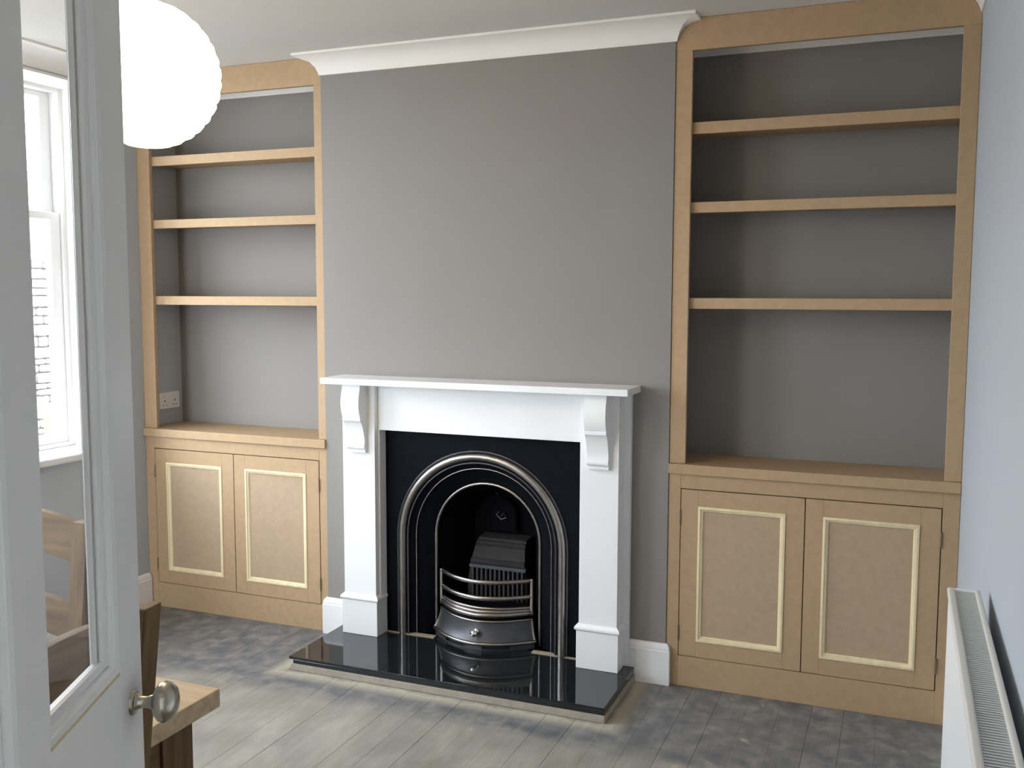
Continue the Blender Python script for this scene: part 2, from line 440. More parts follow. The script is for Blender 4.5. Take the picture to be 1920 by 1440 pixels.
# baseboards
def bb_prof(t=0.02, h=0.168):
    return [(0, 0), (t, 0), (t, h - 0.030), (t - 0.003, h - 0.027), (t - 0.002, h - 0.018), (t - 0.006, h - 0.008), (t - 0.013, h), (0, h)]
F3 = lambda a, b, h: Vector((a, b, h))
tag(MB().sweep(bb_prof(), [(XL, 0.0), (XL, YN)], False, F3).build('baseboard_left', 'white'), 'white moulded baseboard on the left wall, ending at the cupboard', 'baseboard', kind='structure')
tag(MB().sweep(bb_prof(), [(XR, YN), (XR, CF)], False, F3).build('baseboard_right', 'white'), 'white moulded baseboard on the right wall, behind the radiator', 'baseboard', kind='structure')
bbc = MB().sweep(bb_prof(), [(W, 0.004), (W, 0.0), (1.44, 0.0)], False, F3)
tag(bbc.build('baseboard_center', 'white'), 'short white baseboard between fire surround and right-hand cupboard', 'baseboard', kind='structure')
bbc = MB().sweep(bb_prof(), [(0.128, 0.0), (0.0, 0.0), (0.0, 0.004)], False, F3)
tag(bbc.build('baseboard_back', 'white'), 'short white baseboard between left-hand cupboard and fire surround', 'baseboard', kind='structure')
tag(MB().sweep(bb_prof(), [(VX1 + 0.02, YN), (DX0 - 0.07, YN)], False, F3).build('baseboard_front', 'white'), 'white baseboard along the doorway wall', 'baseboard', kind='structure')

# ------------------------------------------------------------------ window in the left wall
wx = XL - 0.205
def sash_window(name, label, WY0, WY1):
    win = thing(name, (wx, (WY0 + WY1) / 2, WZ0), label, 'window', kind='structure')
    fr = MB()
    fr.box(wx - 0.08, wx + 0.02, WY1 - 0.035, WY1, WZ0, WZ1, 0.003).box(wx - 0.08, wx + 0.02, WY0, WY0 + 0.035, WZ0, WZ1, 0.003)
    fr.box(wx - 0.08, wx + 0.02, WY0 + 0.035, WY1 - 0.035, WZ1 - 0.03, WZ1, 0.003).box(wx - 0.08, wx + 0.02, WY0 + 0.035, WY1 - 0.035, WZ0, WZ0 + 0.02, 0.003)
    fr.build('window_frame', 'white', win)
    def sash(x0, x1, z0, z1, top, bot):
        s = MB(); ya, yb = WY0 + 0.035, WY1 - 0.035
        s.box(x0, x1, yb - 0.058, yb, z0, z1, 0.004).box(x0, x1, ya, ya + 0.058, z0, z1, 0.004)
        s.box(x0, x1, ya + 0.05, yb - 0.05, z1 - top, z1, 0.004).box(x0, x1, ya + 0.05, yb - 0.05, z0, z0 + bot, 0.004)
        so = s.build('sash', 'white', win)
        g = MB().box((x0 + x1) / 2 - 0.002, (x0 + x1) / 2 + 0.002, ya + 0.05, yb - 0.05, z0 + bot - 0.005, z1 - top + 0.005)
        g.build('pane', 'glass', so)
    sash(wx - 0.075, wx - 0.035, 1.912, WZ1 - 0.03, 0.025, 0.053)
    sash(wx - 0.032, wx + 0.006, WZ0 + 0.02, 1.945, 0.035, 0.045)
    MB().box(wx + 0.018, XL + 0.042, WY0 - 0.04, WY1 + 0.03, WZ0 - 0.034, WZ0 + 0.001, 0.012, 3).build('window_sill', 'white', win)
    lin = MB()
    lin.box(wx + 0.02, XL - 0.001, WY1 - 0.012, WY1 - 0.0005, WZ0, WZ1).box(wx + 0.02, XL - 0.001, WY0 + 0.0005, WY0 + 0.012, WZ0, WZ1).box(wx + 0.02, XL - 0.001, WY0, WY1, WZ1 - 0.012, WZ1 - 0.0005)
    lin.build('reveal_lining', 'cornice', win)


sash_window('window_1', 'tall white sash window in the left wall, very bright, nearer the bookcase', WY0, WY1)
sash_window('added_window', 'assumed sash window in the left wall, unseen, added for more daylight', UY0, UY1)

# assumed glazed door, unseen behind the view, added to light the fireplace from the front
gd = thing('added_door', ((VX0 + VX1) / 2, YN - 0.06, 0), 'assumed glazed garden door in the doorway wall, unseen, added for front light', 'door', kind='structure')
ya, yb = YN - 0.10, YN - 0.055
for xa, xb in ((VX0 + 0.002, VX0 + 0.075), (VX1 - 0.075, VX1 - 0.002)): MB().box(xa, xb, ya, yb, 0.005, VZ1 - 0.003, 0.003).build('stile', 'white', gd)
for za, zb in ((0.005, 0.16), (VZ1 - 0.09, VZ1 - 0.003)): MB().box(VX0 + 0.075, VX1 - 0.075, ya, yb, za, zb).build('rail', 'white', gd)
MB().box(VX0 + 0.07, VX1 - 0.07, YN - 0.08, YN - 0.076, 0.155, VZ1 - 0.085).build('glass_pane', 'glass', gd)

# ------------------------------------------------------------------ fitted furniture in the alcoves
def cupboard(x0, x1, st0, st1, gaps, side):
    """gaps: (left door left, middle gap, right door right)"""
    t = thing('alcove_cupboard', ((x0 + x1) / 2, CF, 0),
              'raw MDF double cupboard under the %s bookcase, pine beading on its doors' % side, 'cupboard', 'fitted alcove cupboards')
    a, m, b = gaps; z0, z1, zt = 0.125, 0.805, 0.864; y0, y1 = CF, CF + 0.02
    MB().box(x0 + 0.001, a - 0.001, y0, y1, 0.0, zt, 0.001, 1).build('frame_stile', 'mdf', t)
    MB().box(b + 0.001, x1 - 0.001, y0, y1, 0.0, zt, 0.001, 1).build('frame_stile', 'mdf', t)
    MB().box(a - 0.001, b + 0.001, y0, y1, z1 + 0.001, zt, 0.001, 1).build('top_rail', 'mdf', t)
    MB().box(a - 0.001, b + 0.001, y0, y1, 0.0, z0 - 0.001, 0.001, 1).build('plinth', 'mdf', t)
    c = MB().box(x0 + 0.003, x0 + 0.02, y1, D - 0.003, 0.0, zt).box(x1 - 0.02, x1 - 0.003, y1, D - 0.003, 0.0, zt).box(x0 + 0.02, x1 - 0.02, D - 0.012, D - 0.003, 0.0, zt).box(x0 + 0.02, x1 - 0.02, y1, D - 0.012, 0.08, 0.098)
    c.build('carcass', 'mdf', t)
    for k, (da, db) in enumerate(((a + 0.0022, m - 0.0018), (m + 0.0018, b - 0.0022))):
        ya, yb = y0 - 0.0015, y1 - 0.001; dz0, dz1 = z0 + 0.0025, z1 - 0.0025
        if k == 0: pa, pb = (da + 0.068, db - 0.069)
        else: pa, pb = (da + 0.064, db - 0.070)
        pz0, pz1 = 0.192, 0.738
        d = MB()
        d.box(da, pa, ya, yb, dz0, dz1, 0.001, 1).box(pb, db, ya, yb, dz0, dz1, 0.001, 1)
        d.box(pa, pb, ya, yb, dz0, pz0).box(pa, pb, ya, yb, pz1, dz1)
        door = d.build('door', 'mdf', t)
        MB().box(pa, pb, ya + 0.007, yb, pz0, pz1).build('door_panel', 'panel', door)
        w = 0.021
        mp = [(0, ya + 0.008), (0, ya - 0.003), (0.004, ya - 0.005), (0.009, ya - 0.0045), (0.0105, ya - 0.001), (0.015, ya + 0.0005), (0.019, ya + 0.003), (w, ya + 0.008)]
        MB().sweep(mp, [(pa, pz0), (pb, pz0), (pb, pz1), (pa, pz1)], True, lambda p, q, h: Vector((p, h, q))).build('door_moulding', 'pine', door)
        hx = da if k == 0 else db
        for hz in (0.22, 0.69):
            MB().tube([(hx + (-0.002 if k == 0 else 0.002), ya - 0.0015, hz - 0.03), (hx + (-0.002 if k == 0 else 0.002), ya - 0.0015, hz + 0.03)], 0.0035, 8).build('hinge', 'hinge', door)
    return t

def worktop(x0, x1, side):
    o = MB().box(x0 + 0.001, x1 - 0.001, CF - 0.016, D - 0.001, 0.865, 0.905, 0.0025, 2).build('worktop', 'mdf')
    tag(o, 'thick raw MDF worktop across the top of the %s cupboard' % side, 'worktop', 'alcove worktops')
    return o

def bookcase(x0, x1, s0, s1, left_scribe, side):
    t = thing('alcove_bookcase', ((x0 + x1) / 2, CF, 0.905),
              'raw MDF open bookcase with three shelves and rounded top corners, %s' % side, 'bookcase', 'fitted alcove bookcases')
    y0, y1 = CF, CF + 0.02; zb, zh = 0.9055, 2.495
    MB().box(x0 + 0.001, x0 + s0, y0, y1, zb, zh, 0.0012, 1).build('stile', 'mdf', t)
    MB().box(x1 - s1, x1 - 0.001, y0, y1, zb, zh, 0.0012, 1).build('stile', 'mdf', t)
    e = 0.0015
    pts = [(x0 + 0.001, zh), (x1 - 0.001, zh), (x1 - 0.001, COR - e)]
    pts += [(x1 - o - e, z - e) for o, z in CPROF[1:]] + [(x0 + o + e, z - e) for o, z in CPROF[1:][::-1]] + [(x0 + 0.001, COR - e)]
    MB().prism(pts, y0, y1, 'y').build('header', 'mdf', t)
    for z0, z1 in ((1.515, 1.557), (1.885, 1.926), (2.185, 2.229)):
        ys = y1 + 0.0005
        sb = MB().box(x0 + 0.002, x1 - 0.002, ys + 0.018, D - 0.002, z1 - 0.026, z1, 0.001, 1).build('shelf', 'mdf', t)
        MB().box(x0 + 0.002, x1 - 0.002, ys, ys + 0.018, z0, z1, 0.0012, 1).build('shelf_lip', 'mdf', sb)
    return t

LG = (-0.999, -0.523, -0.042); RG = (1.638, 2.113, 2.587)
cupboard(XL, 0.0, 0, 0, LG, 'left-hand')
cupboard(W, XR, 0, 0, RG, 'right-hand')
worktop(XL, 0.0, 'left-hand'); worktop(W, XR, 'right-hand')
bookcase(XL, 0.0, 0.076, 0.042, 0, 'left of the chimney breast')
bookcase(W, XR, 0.065, 0.057, 0, 'right of the chimney breast')

# double socket on the alcove side wall
sk = thing('wall_socket', (XL, 0.176, 1.025), 'white double plug socket low on the side wall inside the left bookcase', 'socket')
MB().box(XL + 0.0005, XL + 0.010, 0.103, 0.249, 0.982, 1.068, 0.004, 2).build('face_plate', 'plastic', sk)
for yc in (0.14, 0.212):
    MB().box(XL + 0.009, XL + 0.0125, yc - 0.008, yc + 0.008, 1.038, 1.056, 0.002, 2).build('rocker_switch', 'plastic', sk)
    h = MB().box(XL + 0.0095, XL + 0.0108, yc - 0.0025, yc + 0.0025, 1.019, 1.028)
    for s in (-1, 1): h.box(XL + 0.0095, XL + 0.0108, yc + s * 0.011 - 0.0035, yc + s * 0.011 + 0.0035, 1.000, 1.004)
    h.build('pin_holes', 'dark', sk)

# ------------------------------------------------------------------ fireplace: hearth
hearth = thing('hearth', (0.778, -0.22, 0), 'polished black stone hearth slab in front of the fireplace', 'hearth')
MB().box(0.104, 1.468, -0.453, -0.001, 0.0005, 0.029, 0.003).build('hearth_bed', 'concrete', hearth)
MB().box(0.092, 1.464, -0.449, -0.001, 0.0455, 0.057, 0.0015, 2).build('top_slab', 'granite', hearth)
MB().box(0.112, 1.464, -0.449, -0.002, 0.029, 0.0455, 0.001, 1).build('slab_edge', 'granite', hearth)
MB().prism([(0.325, -0.002), (0.325, -0.032), (0.56, -0.030), (0.56, -0.002)], 0.057, 0.0615, 'z').build('mortar_joint', 'mortar', hearth)
MB().prism([(1.02, -0.002), (1.02, -0.032), (1.242, -0.032), (1.242, -0.002)], 0.057, 0.061, 'z').build('mortar_joint', 'mortar', hearth)

# ------------------------------------------------------------------ fireplace: white surround
sur = thing('fire_surround', (0.784, 0, 0.057), 'white painted fire surround with mantel shelf and scrolled corbels', 'fire surround')
SZ = 0.0575; MT0, MT1 = 1.1825, 1.2093
MB().box(0.1019, 1.4705, -0.199, -0.001, MT0, MT1, 0.002, 2).build('mantel_shelf', 'white', sur)
MB().box(0.128, 0.323, -0.025, -0.001, SZ, MT0, 0.002).build('backing_board', 'white', sur)
MB().box(1.245, 1.440, -0.025, -0.001, SZ, MT0, 0.002).build('backing_board', 'white', sur)
MB().box(0.3155, 1.2525, -0.078, -0.026, 0.978, MT0, 0.002).build('header', 'white', sur)
MB().box(0.3155, 0.3235, -0.078, -0.026, SZ, 0.978, 0.001, 1).build('jamb', 'white', sur)
MB().box(1.2445, 1.2525, -0.078, -0.026, SZ, 0.978, 0.001, 1).build('jamb', 'white', sur)
def corbel_poly():
    p = [(-0.105, MT0), (-0.163, MT0), (-0.165, 1.165), (-0.171, 1.145), (-0.1765, 1.12), (-0.178, 1.095), (-0.175, 1.07), (-0.168, 1.048), (-0.163, 1.037),
         (-0.165, 1.036), (-0.165, 1.024), (-0.158, 1.020), (-0.146, 1.00), (-0.137, 0.975), (-0.130, 0.95), (-0.1275, 0.93), (-0.1305, 0.918),
         (-0.1335, 0.908), (-0.1315, 0.900), (-0.126, 0.8955), (-0.119, 0.894), (-0.119, 0.8925), (-0.124, 0.891), (-0.124, 0.881), (-0.105, 0.878)]
    return p
for xa, xb in ((0.154, 0.315), (1.2525, 1.413)):
    MB().box(xa, xb, -0.105, -0.026, SZ, MT0, 0.002, 2).build('pilaster', 'white', sur)
    xm = (xa + xb) / 2
    MB().prism(corbel_poly(), xm - 0.044, xm + 0.044, 'x').build('corbel', 'white', sur)
    pl = MB().box(xa - 0.008, xb + 0.008, -0.113, -0.026, SZ, 0.214, 0.002, 2)
    pr = [(0, 0.212), (0.008, 0.212), (0.010, 0.2165), (0.014, 0.219), (0.015, 0.2255), (0.012, 0.232), (0.006, 0.236), (0.002, 0.241), (0, 0.241)]
    pl.sweep([(o, h) for o, h in pr], [(xb, -0.026), (xb, -0.105), (xa, -0.105), (xa, -0.026)], False, lambda a, b, h: Vector((a, b, h)))
    pl.build('plinth_block', 'white', sur)

# ------------------------------------------------------------------ fireplace: cast-iron insert
ins = thing('fireplace_insert', (0.781, -0.01, 0.057), 'black cast-iron arched fireplace insert with polished steel trim', 'fireplace')
FX = 0.779; FZ = 0.507
def arch(r, y, zb, zs=FZ, n=28, cx=FX):
    P = [(cx - r, y, zb + (zs - zb) * k / 4) for k in range(4)]
    P += [(cx - r * math.cos(math.pi * k / n), y, zs + r * math.sin(math.pi * k / n)) for k in range(n + 1)]
    P += [(cx + r, y, zs - (zs - zb) * k / 4) for k in range(1, 5)]
    return P
def arch2(r, zb, zs, n=28, cx=FX): return [(p[0], p[2]) for p in arch(r, 0, zb, zs, n, cx)]
HZ = 0.0575
# face plate: skin between the outer rectangle and the arch
outer = []
A = arch2(0.352, HZ, FZ)
for (px, pz) in A:
    dx, dz = px - FX, pz - FZ
    if pz <= FZ + 1e-6: outer.append((0.320 if dx < 0 else 1.2475, pz))
    else:
        # project radially on the rectangle
        lx = (1.2475 - FX) if dx > 0 else (FX - 0.320); lz = 0.982 - FZ
        k = min(lx / abs(dx) if abs(dx) > 1e-6 else 9e9, lz / dz)
        outer.append((FX + dx * k, FZ + dz * k))
def corner_fix(o):
    best = {}
    for c in ((0.320, 0.982), (1.2475, 0.982)):
        i = min(range(len(o)), key=lambda q: (o[q][0] - c[0]) ** 2 + (o[q][1] - c[1]) ** 2); o[i] = c
corner_fix(outer)
yp = -0.022
fp = MB().grid([[(a, yp, b) for a, b in outer], [(a, yp, b) for a, b in A], [(a, -0.003, b) for a, b in A]], smooth=False)
fp.grid([[(a, yp, b) for a, b in outer], [(a, -0.003, b) for a, b in outer]], smooth=False)
fp.build('face_plate', 'cast', ins)
MB().tube(arch(0.3735, yp - 0.002, HZ), 0.0175, 16).build('outer_arch', 'steel', ins)
MB().tube(arch(0.3960, yp - 0.001, HZ), 0.0048, 10).build('arch_bead', 'darksteel', ins)
MB().tube(arch(0.3465, yp - 0.003, HZ), 0.0042, 10).build('arch_bead', 'darksteel', ins)
MB().tube(arch(0.3180, 0.001, HZ), 0.0032, 10).build('arch_bead', 'steel', ins)
# splayed cast band between the beads and the inner arch
ri, yi = 0.2465, 0.060
FZI = FZ - 0.003
MB().grid([arch(0.352, -0.018, HZ), arch(0.336, -0.012, HZ), arch(0.321, 0.002, HZ), arch(0.296, 0.020, HZ), arch(0.268, 0.042, HZ), arch(ri, yi + 0.004, HZ, FZI)]).build('splay_band', 'cast', ins)
MB().tube(arch(ri, yi - 0.004, HZ, FZI), 0.0078, 12).build('inner_arch', 'steel', ins)
# firebox shell tapering to the back
def archrow(r, y, zb, zs, cx): return arch(r, y, zb, zs, 28, cx)
sh = MB().grid([archrow(ri, yi + 0.003, HZ, FZI, FX), archrow(0.215, 0.10, HZ, FZ + 0.005, FX), archrow(0.175, 0.20, HZ, FZ + 0.005, FX + 0.0), archrow(0.150, 0.262, HZ, 0.53, FX)])
back = archrow(0.150, 0.262, HZ, 0.53, FX)
t_ = bmesh.new(); t_.faces.new([t_.verts.new(p) for p in back]); sh.merge(t_)
sh.build('firebox', 'firebox', ins)
# damper flap high on the back
dp = arch2(0.070, 0.50, 0.580, 16, 0.779)
dm = MB().prism(dp, 0.232, 0.246, 'y', 0.003)
dm.tube([(a, 0.231, b) for a, b in arch2(0.062, 0.508, 0.580, 16, 0.779)], 0.004, 8)
dmo = dm.build('damper_flap', 'firebox', ins)
MB().tube([(0.775, 0.228, 0.57), (0.79, 0.222, 0.585), (0.80, 0.228, 0.565), (0.775, 0.226, 0.555), (0.752, 0.228, 0.575), (0.765, 0.228, 0.59)], 0.004, 8).build('damper_ornament', 'darksteel', dmo)
MB().tube([(0.755, 0.234, 0.668), (0.752, 0.215, 0.690)], 0.005, 8).build('damper_handle', 'darksteel', dmo)
# sloping clay fireback with stepped head and fluted lower grille
fb = MB()
fbp = [(0.255, HZ), (0.118, HZ), (0.122, 0.30), (0.128, 0.372), (0.120, 0.374), (0.119, 0.392), (0.130, 0.396), (0.150, 0.446), (0.148, 0.449), (0.162, 0.456), (0.162, 0.464), (0.176, 0.467), (0.180, 0.478), (0.255, 0.485)]
fb.prism(fbp, 0.650, 0.935, 'x', f=lambda c: Vector((FX + 0.021 + (c.x - 0.7925) * (1.0 - 0.20 * max(0, (c.z - 0.30)) / 0.18), c.y, c.z)))
fbo = fb.build('fireback', 'clay', ins)
fbo['label'] = 'stepped grey clay back of the fire basket'
g = MB()
for k in range(12):
    gx = 0.687 + k * 0.0215
    g.box(gx - 0.0052, gx + 0.0052, 0.104, 0.123, 0.16, 0.362, 0.003, 1)
g.box(0.670, 0.941, 0.104, 0.124, 0.355, 0.372, 0.003, 1)
go = g.build('fluted_grille', 'darksteel', ins)
# bowed bars
GO = 0.024
def bow(z, y_end, y_mid, x0, x1, n=20):
    c = (x0 + x1) / 2; hw = (x1 - x0) / 2
    y_end += GO; y_mid += GO
    return [(x0 + (x1 - x0) * k / n, y_end + (y_mid - y_end) * (1 - ((x0 + (x1 - x0) * k / n - c) / hw) ** 2), z) for k in range(n + 1)]
GX0, GX1 = FX - 0.215, FX + 0.215
MB().tube(bow(0.346, 0.024, -0.085, GX0, GX1), 0.010, 12, r2=0.0075).build('grate_bar', 'steel', ins)
MB().tube(bow(0.276, 0.024, -0.085, GX0, GX1), 0.010, 12, r2=0.0075).build('grate_bar', 'steel', ins)
lg = MB().tube(bow(0.205, 0.024, -0.092, GX0, GX1), 0.011, 12).tube(bow(0.217, 0.024, -0.080, GX0, GX1), 0.009, 12).tube(bow(0.228, 0.026, -0.068, GX0, GX1), 0.007, 10)
lg.build('grate_ledge', 'steel', ins)
for gx in (GX0, GX1):
    MB().box(gx - 0.0065, gx + 0.0065, 0.012 + GO, 0.028 + GO, 0.196, 0.354, 0.003, 2).build('grate_upright', 'steel', ins)
# coal floor of the grate
MB().prism([(p[0], p[1] + 0.01) for p in bow(0, 0.024, -0.085, GX0, GX1)] + [(0.93, 0.115), (0.64, 0.115)], 0.212, 0.222, 'z').build('grate_floor', 'firebox', ins)
# flared ash-pan cover
rows = []
for z, ye, ym, hw in ((0.178, 0.020, -0.092, 0.214), (0.160, 0.019, -0.093, 0.217), (0.135, 0.015, -0.097, 0.222), (0.112, 0.009, -0.106, 0.229), (0.096, 0.002, -0.117, 0.236), (0.090, -0.002, -0.123, 0.239)):
    rows.append(bow(z, ye, ym, FX - hw, FX + hw))
ap = MB().grid(rows).grid([rows[0], bow(0.178, 0.034, -0.06, FX - 0.214, FX + 0.214)])
apo = ap.build('ash_cover', 'darksteel', ins)
MB().tube(bow(0.178, 0.019, -0.0945, FX - 0.216, FX + 0.216), 0.0055, 10).build('cover_rim', 'steel', apo)
br = MB().tube(bow(0.089, -0.002, -0.124, FX - 0.240, FX + 0.240), 0.0075, 10)
for s in (-1, 1): br.tube([(FX + s * hw, ye - 0.001 + GO, z) for z, ye, ym, hw in ((0.178, 0.020, 0, 0.214), (0.160, 0.019, 0, 0.217), (0.135, 0.015, 0, 0.222), (0.112, 0.009, 0, 0.229), (0.090, -0.002, 0, 0.239))], 0.006, 8)
br.build('cover_rim', 'steel', apo)
# base strip with two draught slots
base = MB()
def bz(x):
    return GO - 0.003 + (-0.112 + 0.003) * (1 - ((x - FX) / 0.236) ** 2)
def strip(x0, x1, z0, z1, n=6):
    xs = [x0 + (x1 - x0) * k / n for k in range(n + 1)]
    base.grid([[(q, bz(q), z1) for q in xs], [(q, bz(q), z0) for q in xs]])
    base.grid([[(q, bz(q), z0) for q in xs], [(q, bz(q) + 0.012, z0) for q in xs]])
strip(FX - 0.236, FX + 0.236, 0.084, 0.092, 16)
strip(FX - 0.236, FX - 0.155, 0.0575, 0.084); strip(FX - 0.045, FX + 0.035, 0.0575, 0.084); strip(FX + 0.150, FX + 0.236, 0.0575, 0.084)
strip(FX - 0.155, FX - 0.045, 0.0575, 0.064); strip(FX + 0.035, FX + 0.150, 0.0575, 0.064)
bo = base.build('ash_base', 'darksteel', ins)
bs = bow(0, 0.012, -0.098, FX - 0.226, FX + 0.226)
MB().grid([[(p[0], p[1], 0.088) for p in bs], [(p[0], p[1], 0.058) for p in bs]]).build('ash_drawer', 'dark', ins)
kn = MB().lathe([(0.0, 0.034), (0.006, 0.0335), (0.0105, 0.030), (0.012, 0.025), (0.010, 0.019), (0.005, 0.015), (0.0045, 0.004), (0.009, 0.001), (0.009, 0.0), (0, 0)], 20,
                f=lambda c: Vector((FX + 0.006 + c.x * 1.35, -0.098 + GO - c.z * 1.2, 0.133 + c.y * 1.35)))
kno = kn.build('cover_knob', 'chrome', apo)
kno['label'] = 'small bright metal knob'

# ------------------------------------------------------------------ radiator under the right wall
RX0, RX1, RY1, RY0, RZ0, RZ1 = 2.556, 2.623, -1.262, -3.02, 0.27, 0.872
rad = thing('radiator', ((RX0 + RX1) / 2, (RY0 + RY1) / 2, 0), 'white panel radiator with slotted top grille on the right wall', 'radiator')
MB().box(RX0, RX0 + 0.012, RY0, RY1, RZ0, RZ1 - 0.004, 0.005, 3).build('front_panel', 'radiator', rad)
MB().box(RX1 - 0.012, RX1, RY0, RY1, RZ0, RZ1 - 0.004, 0.005, 3).build('rear_panel', 'radiator', rad)
MB().box(RX0 - 0.003, RX0 + 0.013, RY0, RY1 + 0.001, RZ1 - 0.018, RZ1, 0.005, 3).build('grille_rail', 'railing', rad)
MB().box(RX1 - 0.011, RX1 + 0.002, RY0, RY1 + 0.001, RZ1 - 0.018, RZ1, 0.005, 3).build('grille_rail', 'railing', rad)
MB().box(RX0 + 0.004, RX1 - 0.004, RY1 - 0.012, RY1, RZ0, RZ1 - 0.001, 0.003, 2).build('end_cover', 'radiator', rad)
MB().box(RX0 + 0.004, RX1 - 0.004, RY0, RY0 + 0.012, RZ0, RZ1 - 0.001, 0.003, 2).build('end_cover', 'radiator', rad)
MB().box(RX0 + 0.012, RX1 - 0.012, RY0 + 0.012, RY1 - 0.012, RZ1 - 0.05, RZ1 - 0.03).build('inner_fins', 'hinge', rad)
sl0 = None; yy = RY1 - 0.018; k = 0
while yy > RY0 + 0.02:
    if sl0 is None:
        sl0 = MB().box(RX0 + 0.0125, RX1 - 0.0105, -0.0028, 0.0028, -0.003, 0.0).build('grille_slat', 'slat', rad); o = sl0
    else:
        o = sl0.copy(); COL.objects.link(o)
    o.location = Vector((0, yy, RZ1 - 0.004)) - rad.location
    yy -= 0.0105; k += 1
for yb in (RY1 - 0.25, RY0 + 0.25):
    MB().box(RX1 - 0.001, XR - 0.0002, yb - 0.015, yb + 0.015, RZ0 + 0.08, RZ1 - 0.1).build('wall_bracket', 'radiator', rad)

# ------------------------------------------------------------------ open glazed door
dl = Vector((1.376, -2.649)); du = Vector((-0.4217, 0.9067)).normalized(); DWD = 0.74
hp = dl - du * DWD
door = thing('door_1', (hp.x, hp.y, 0.008), 'open white panelled door with two tall glass panes, at the left', 'door', kind='structure', rz=math.atan2(du.y, du.x))
DT = 0.042; Z0, ZL0, ZL1, ZT, ZTOP = 0.0, 0.82, 1.022, 2.06, 2.165
S0, S1, M0, M1 = 0.097, 0.647, 0.332, 0.412
def part(mb, n, m='door'): return mb.build(n, m, door, local=True)
part(MB().box(0, S0, 0, DT, Z0, ZTOP, 0.002), 'stile')
latch = part(MB().box(S1, DWD, 0, DT, Z0, ZTOP, 0.002), 'stile')
part(MB().box(S0, S1, 0, DT, ZT, ZTOP), 'rail'); part(MB().box(S0, S1, 0, DT, ZL0, ZL1), 'rail'); part(MB().box(S0, S1, 0, DT, Z0, 0.22), 'rail')
part(MB().box(M0, M1, 0, DT, ZL1, ZT), 'muntin'); part(MB().box(M0, M1, 0, DT, 0.22, ZL0), 'muntin')
for a, b in ((S0, M0), (M1, S1)):
    part(MB().box(a, b, 0.014, DT - 0.014, 0.22, ZL0), 'lower_panel')
    gp = part(MB().box(a + 0.0175, b - 0.0175, 0.0162, 0.0202, ZL1 + 0.0175, ZT - 0.0175), 'glass_pane', 'glass')
    rect = [(a, ZL1), (b, ZL1), (b, ZT), (a, ZT)]
    ov = [(0, 0.0), (0.004, 0.001), (0.008, 0.002), (0.009, 0.004), (0.013, 0.0055), (0.016, 0.008), (0.017, 0.0105), (0.017, 0.0225), (0, 0.0225)]
    MB().sweep(ov, rect, True, lambda p, q, h: Vector((p, h, q))).build('frame_moulding', 'door', gp)
    bd = [(0.0196, 0.0085), (0.023, 0.0092), (0.028, 0.0115), (0.029, 0.0159), (0.0196, 0.0159)]
    MB().sweep(bd, rect, True, lambda p, q, h: Vector((p, h, q))).build('glazing_bead', 'white', gp)
    ob = [(0.0, 0.0232), (0.022, 0.0232), (0.022, 0.031), (0.0, DT - 0.002)]
    MB().sweep(ob, rect, True, lambda p, q, h: Vector((p, h, q))).build('glazing_bead', 'white', gp)
    ln = MB().box(a + 0.001, b - 0.001, -0.0006, 0.001, ZL1 - 0.0035, ZL1 + 0.0005).build('paint_edge', 'caulk', gp)
    ln['label'] = 'yellowed paint line under the pane'
KU, KZ = DWD - 0.045, 0.958
kprof = [(0.0, 0.066), (0.012, 0.0655), (0.022, 0.062), (0.028, 0.055), (0.030, 0.047), (0.028, 0.040), (0.021, 0.034), (0.011, 0.030), (0.0085, 0.022), (0.0095, 0.010), (0.013, 0.006)]
rprof = [(0.013, 0.006), (0.017, 0.005), (0.019, 0.002), (0.019, 0.0), (0, 0)]
ko = MB().lathe(kprof, 28, f=lambda c: Vector((KU + c.x, -c.z, KZ + c.y))).build('knob', 'nickel', door, local=True)
MB().lathe(rprof, 28, f=lambda c: Vector((KU + c.x, -c.z, KZ + c.y))).build('rosette', 'nickel', ko)
ko2 = MB().lathe(kprof, 28, f=lambda c: Vector((KU + c.x, DT + c.z * 0.45, KZ + c.y))).build('knob', 'nickel', door, local=True)
MB().lathe(rprof, 28, f=lambda c: Vector((KU + c.x, DT + c.z, KZ + c.y))).build('rosette', 'nickel', ko2)

# ------------------------------------------------------------------ paper lantern
LX, LY, LZ, LR = 0.654, -1.80, 2.112, 0.178
lamp = thing('pendant_lamp', (LX, LY, CEIL), 'glowing round paper lantern hanging from the ceiling', 'lamp')
pr = []
N = 96
for k in range(N + 1):
    a = -math.pi / 2 + math.pi * (0.06 + 0.88 * k / N)
    rib = 1 + 0.022 * abs(math.sin(k * math.pi / 6)) - 0.011 + 0.004 * math.sin(k * 1.7)
    pr.append((LR * math.cos(a) * rib, LR * math.sin(a) * rib))
MB().lathe(pr, 64, f=lambda c: Vector((LX + c.x * (1 + 0.004 * math.sin(23 * c.z / LR)), LY + c.y, LZ + c.z))).build('lamp_shade', 'paper', lamp)
MB().tube([(LX, LY, LZ + LR * 0.9), (LX, LY, CEIL - 0.02)], 0.0035, 8).build('cord', 'plastic', lamp)
MB().lathe([(0, -0.028), (0.02, -0.027), (0.04, -0.015), (0.046, 0.0), (0, 0)], 24, f=lambda c: Vector((LX + c.x, LY + c.y, CEIL + c.z - 0.0003))).build('ceiling_rose', 'plastic', lamp)

